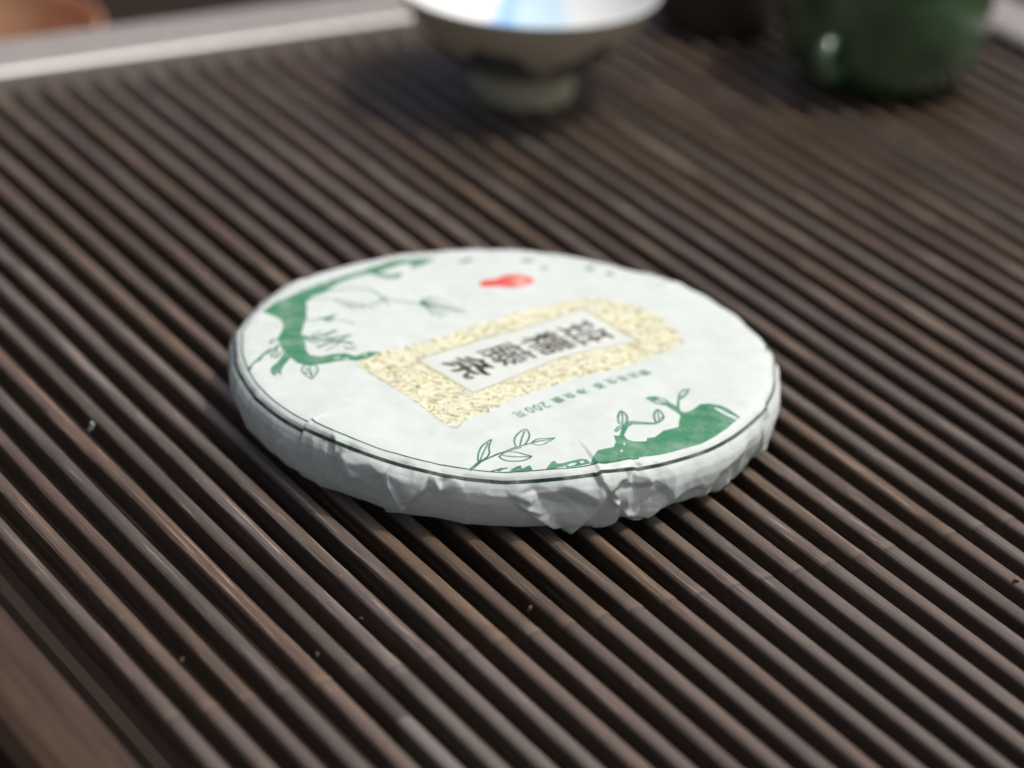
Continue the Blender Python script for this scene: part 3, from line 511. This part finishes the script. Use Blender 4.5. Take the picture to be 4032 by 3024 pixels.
# ------------------------------------------------------------------ tea tray
AZ, SP, OFF = -1.02376, 0.00941, -0.15748
tray = empty('tea_tray', (0, 0, 0), AZ)
tag(tray, 'large dark brown bamboo tea tray of parallel slats under the tea cake', 'tea tray')
D0, D1 = -.2665, .30
M_SLAT = mat_slat()
def slat_mesh(seed, tint=None):
    rr = random.Random(seed)
    w, h, c = .00212, .0085, .00185
    w *= rr.uniform(.95, 1.06)
    prof = [(-w*.25, -h), (-w*.42, -.0055), (-w*.62, -.0034), (-w*.88, -.0022)]
    for q in range(15):
        a = math.pi * (1 - q / 14); prof.append((w * math.cos(a), -.0016 * (1 - math.sin(a) ** .8)))
    prof += [(w*.88, -.0022), (w*.62, -.0034), (w*.42, -.0055), (w*.25, -h)]
    xs = sorted(set([D0 + .0004] + [D0 + (D1 - D0) * i / 70 for i in range(71)] + [NODE_D + d for d in (-.006, -.003, -.0014, -.0006, 0, .0006, .0014, .003, .006)] + ([.1249, .1256, .1430, .1437] if tint else [])))
    me = bpy.data.meshes.new('bamboo_slat'); V = []; F = []; ph = rr.uniform(0, 6); np_ = len(prof); ph2 = rr.uniform(0, 6)
    for x in xs:
        d = x - NODE_D
        sw = .00009 * math.exp(-((d + .0012) / .0022) ** 2) - .00010 * math.exp(-(d / .0005) ** 2)
        oy = .00022 * math.sin(x * 14 + ph) + .00009 * math.sin(x * 61 + ph2); oz = .00006 * math.sin(x * 33 + ph2)
        end = .0006 if x == xs[0] else 0
        for (y, z) in prof:
            k = 1 + (sw / w if abs(z) < .004 else 0)
            V.append((x, y * k + oy, (z + (sw if z > -.002 else 0)) + oz - end))
    n = len(xs)
    for i in range(n - 1):
        for j in range(np_):
            a, b = i * np_ + j, i * np_ + (j + 1) % np_; F.append((a, b, b + np_, a + np_))
    F.append(tuple(range(np_))[::-1]); F.append(tuple(range((n-1)*np_, n*np_)))
    me.from_pydata(V, [], F); me.update()
    at = me.attributes.new('tint', 'FLOAT', 'POINT')
    at.data.foreach_set('value', [tint(v[0], v[1]) if tint else 0. for v in V])
    return me
meshes = [slat_mesh(s) for s in range(9)]
w5 = slat_mesh(50, lambda x, y: (-1. if .1249 < x < .1433 else (1. if x >= .1433 else 0.)))  # one slat: dark stretch past the node, pale grey beyond it
w6 = slat_mesh(51, lambda x, y: (-.7 if (.1256 <= x < .136 and y < .0012) else 0.))  # shaded patch painted darker into the colour of the next slat
for k in range(0, 49):
    me = w5 if k == 5 else w6 if k == 6 else meshes[(k * 5) % 9]
    if not me.materials: me.materials.append(M_SLAT); me.polygons.foreach_set('use_smooth', [True] * len(me.polygons))
    o = bpy.data.objects.new('bamboo_slat', me); COL.objects.link(o); o.parent = tray
    o.location = (0, OFF + k * SP + random.uniform(-.00012, .00012), random.uniform(-.00012, .00012))

def prism(name, prof, x0, x1, mat, parent, axis='x', seg=1):
    bm = bmesh.new(); A = []
    for s in range(seg + 1):
        x = x0 + (x1 - x0) * s / seg
        A.append([bm.verts.new((x, y, z) if axis == 'x' else (y, x, z)) for y, z in prof])
    for a, b in zip(A, A[1:]):
        for i in range(len(prof)): bm.faces.new((a[i], a[(i+1) % len(prof)], b[(i+1) % len(prof)], b[i]))
    bm.faces.new(A[0]); bm.faces.new(A[-1][::-1])
    bmesh.ops.recalc_face_normals(bm, faces=bm.faces)
    return from_bm(name, bm, mat, parent, smooth=False)
M_RAIL = mat_rail('lacquered_bamboo', (.030, .017, .009), (.070, .042, .022), .30)
M_RAIL_SHEEN = mat_rail('lacquered_bamboo_sheen', (.27, .25, .23), (.34, .315, .29), .28, 1.0)  # dark lacquer too, its sky sheen painted in as a paler base colour
HR = .0043
yl = OFF - .0168
prism('side_rail', [(yl, -.030), (yl, .0012), (yl - .0006, .0020), (yl - .0056, .0034), (yl - .0062, .00355), (yl - .0165, .0044), (yl - .0200, .0030), (yl - .0225, -.001), (yl - .0230, -.06)], -.30, D1 + .02, M_RAIL, tray, seg=8)
yr = .4627 - .1575 + 0
yr = OFF + .4627
prism('side_rail', [(yr, -.030), (yr, HR - .0012), (yr + .0012, HR), (yr + .024, HR), (yr + .0255, HR - .0012), (yr + .0255, -.06)], -.30, D1 + .02, M_RAIL_SHEEN, tray, seg=8)
dr = -.2693
prism('end_rail', [(dr, -.030), (dr, HR - .0012), (dr - .0012, HR), (dr - .0275, HR), (dr - .029, HR - .0014), (dr - .029, -.06)], yl + .0002, yr - .0002, M_RAIL_SHEEN, tray, axis='y', seg=8)
M_BASE = mat_plain('tray_floor', (.022, .014, .010), .55, (.030, .018, .012), 40)
bm = bmesh.new(); bmesh.ops.create_cube(bm, size=1, matrix=Matrix.Translation(((D1 + dr) / 2, (yl + yr) / 2, -.036)) @ Matrix.Diagonal((D1 - dr + .002, yr - yl + .002, .006, 1)))
from_bm('tray_floor', bm, M_BASE, tray, smooth=False)

# ------------------------------------------------------------------ table
bm = bmesh.new(); bmesh.ops.create_grid(bm, x_segments=8, y_segments=8, size=12, matrix=Matrix.Translation((0, 0, -.06)))
tb = from_bm('table', bm, mat_plain('dark_table', (.014, .009, .007), .85, (.022, .014, .010), 9, spec=.15), None, False); tag(tb, kind='structure')

# ------------------------------------------------------------------ open tea bowl
BX, BY = -.0024, .2292
bowl = empty('tea_bowl', (BX, BY, .0001))
tag(bowl, 'open white porcelain tea bowl with blue painting on a small foot at the back', 'tea bowl')
def mat_bowl(inner):
    m = Mat('bowl_inside' if inner else 'bowl_outside_shaded')
    tc = m.new('ShaderNodeTexCoord').outputs['Object']
    sep = m.new('ShaderNodeSeparateXYZ'); m.l.new(tc, sep.inputs[0])
    nz = m.math('MULTIPLY', m.math('SUBTRACT', m.noise(tc, 90, 4), .5), .012)
    x = m.math('ADD', sep.outputs[0], nz)
    if inner:
        core = m.mapr(m.math('ABSOLUTE', m.math('ADD', x, .0075)), .0028, .0062, 1., 0.)
        wide = m.mapr(m.math('ABSOLUTE', m.math('SUBTRACT', x, .001)), .009, .014, 1., 0.)
        c = m.mix(m.math('MULTIPLY', wide, .7), (.74, .77, .76), (.40, .62, .82))
        c = m.mix(m.math('MULTIPLY', core, .8), c, (.20, .42, .80))
    else:
        z = sep.outputs[2]
        ang = m.math('ARCTAN2', sep.outputs[1], sep.outputs[0])
        pet = m.math('ABSOLUTE', m.math('SINE', m.math('ADD', m.math('MULTIPLY', ang, 3.), .9)))
        edge = m.math('ADD', .0150, m.math('MULTIPLY', pet, .0130))
        msk = m.math('MULTIPLY', m.mapr(m.math('SUBTRACT', m.math('ADD', edge, nz), z), 0, .002), m.mapr(z, .0092, .0110))
        c = m.mix(m.math('MULTIPLY', msk, .9), (.47, .43, .32), (.045, .06, .07))  # white porcelain outside, its shade painted in as a darker tan
        c = m.mix(m.mapr(z, .0098, .0088), c, (.44, .42, .28))
    m.set(Base_Color=c, Roughness=.18, Specular_IOR_Level=.5)
    return m.m
op = smooth_prof([(.0, .0035), (.0140, .0032), (.0150, .0), (.0172, .0), (.0176, .004), (.0168, .0085), (.0182, .0104), (.0250, .0146), (.0330, .0212), (.0392, .0292), (.0430, .0356), (.0442, .0382)], 5)
from_bm('bowl_body', lathe_bm(op), mat_bowl(False), bowl)
ip = smooth_prof([(.0442, .0382), (.0438, .0386), (.0424, .0366), (.0376, .0300), (.0306, .0236), (.0220, .0182), (.0120, .0146), (0, .0136)], 5)
from_bm('bowl_inside', lathe_bm(ip), mat_bowl(True), bowl)

# ------------------------------------------------------------------ green glazed jug
JX, JY = .1196, .2672
jug = empty('tea_jug', (JX, JY, .0001))
tag(jug, 'dark green glazed ceramic jug with a small lug added to catch a sun glint, back right of the tray', 'jug')
MJ = Mat('green_glaze'); tc = MJ.new('ShaderNodeTexCoord').outputs['Object']
f = MJ.noise(tc, 70, 5); sp = MJ.new('ShaderNodeSeparateXYZ'); MJ.l.new(tc, sp.inputs[0])
MJ.set(Base_Color=MJ.mix(MJ.mapr(f, .35, .7), (.022, .058, .022), (.048, .112, .042)), Roughness=.34, Specular_IOR_Level=.5, Coat_Weight=.8, Coat_Roughness=.05)
jp = smooth_prof([(0, .002), (.019, .0018), (.0205, 0), (.0236, 0), (.0300, .0050), (.0346, .0130), (.0366, .0240), (.0370, .0340), (.0366, .0400), (.0372, .0440), (.0366, .0445), (.0350, .0400), (.0352, .0320), (.0330, .0160), (.024, .006), (0, .005)], 4)
from_bm('jug_body', lathe_bm(jp), MJ.m, jug)
hd = Vector((-.51, -.86, 0)).normalized()  # added lug on the jug, shaped to catch a sun glint
hp = [(.0330, .0220), (.0395, .0225), (.0440, .0205), (.0456, .0170), (.0440, .0135), (.0400, .0115), (.0325, .0110)]
hp = smooth_prof(hp, 4)
path = [(hd.x * r, hd.y * r, z) for r, z in hp]
n = len(path)
from_bm('glint_lug', tube_bm(path, [.0032 + .0010 * max(0, (i / (n - 1) - .75) * 4) ** 1.5 for i in range(n)], 20), MJ.m, jug)

# ------------------------------------------------------------------ dark clay pot between bowl and jug
pot = empty('clay_pot', (.0655, .3120, .0001))
tag(pot, 'small dark brown clay pot standing between the bowl and the green jug', 'clay pot')
M_CLAY = mat_plain('dark_clay', (.030, .021, .016), .6, (.040, .029, .021), 120, bump=.2)
pp = smooth_prof([(0, .001), (.017, .001), (.0190, 0), (.0210, .002), (.0224, .012), (.0226, .026), (.0210, .040), (.0170, .050), (.0125, .0555), (.011, .056), (.010, .0545), (0, .0545)], 5)
from_bm('pot_body', lathe_bm(pp, 64), M_CLAY, pot)
kp = smooth_prof([(0, .054), (.012, .0545), (.0115, .0575), (.006, .0595), (.003, .0612), (.0042, .0640), (.0034, .0668), (0, .0676)], 4)
from_bm('lid', lathe_bm(kp, 48), M_CLAY, pot)

# ------------------------------------------------------------------ terracotta dish beyond the end rail
dish = empty('terracotta_dish', (-.2045, .3300, -.0599))
tag(dish, 'orange brown terracotta dish on the table behind the tray, far left corner', 'dish')
dp = smooth_prof([(0, .0), (.030, .0), (.036, .004), (.0440, .020), (.0475, .034), (.0480, .038), (.0460, .038), (.0425, .024), (.034, .008), (0, .006)], 5)
from_bm('dish_body', lathe_bm(dp, 72), mat_plain('terracotta', (.46, .22, .13), .6, (.46, .30, .19), 25), dish)

# ------------------------------------------------------------------ crumbs and lint
def crumb(name, loc, pts, rad, mat, label, cat):
    bm = tube_bm(pts, rad, 6); o = from_bm(name, bm, mat); o.location = loc
    return tag(o, label, cat)
M_LINT = mat_plain('white_lint', (.26, .31, .30), .8, (.3, .34, .34), 900)
M_LEAF = mat_plain('dry_tea', (.13, .09, .055), .7, (.15, .10, .06), 900)
def at(k, d, z=0):
    y = OFF + k * SP
    return (d * math.cos(AZ) - y * math.sin(AZ), d * math.sin(AZ) + y * math.cos(AZ), z)
crumb('lint', at(4.27, -.0190, .0001), [(0, 0, 0), (.0006, .0005, .0008), (.0010, .0006, .0019), (.0007, .0002, .0028)], [.0005, .0007, .0007, .0003], M_LINT, 'pale fluffy lint sticking up from a slat left of the tea cake', 'lint')
crumb('lint', at(4.50, .1085, -.0020), [(0, 0, 0), (.0003, 0, .0009), (.0001, .0003, .0015)], [.0001, .00015, .00008], M_LINT, 'tiny white fleck of lint down in a gap in front of the cake', 'lint')
crumb('tea_crumb', at(10.33, .1125, .0001), [(0, 0, -.0004), (.0004, .0002, .0006), (.0007, .0001, .0013)], [.0003, .0005, .00015], M_LEAF, 'tan curled tea crumb upright on a slat, front centre', 'tea crumb')
crumb('tea_crumb', at(1.22, .1000, .0001), [(0, 0, -.0003), (.0003, .0002, .0004), (.0004, .0004, .0009)], [.0004, .0004, .0001], M_LEAF, 'tiny pointed tea crumb on the second slat from the left rail', 'tea crumb')
crumb('tea_crumb', at(22.9, .1500, .0001), [(-.0008, 0, 0), (0, .0003, .0004), (.0008, 0, .0002)], [.0003, .0006, .0003], M_LEAF, 'brown flat tea crumb on a slat at the right edge', 'tea crumb')
crumb('tea_crumb', at(6.47, .0955, -.0025), [(-.0006, 0, 0), (0, .0003, .0002), (.0006, 0, .0001)], [.0001, .0002, .0001], M_LEAF, 'minute greenish tea crumb in the gap below the cake front', 'tea crumb')
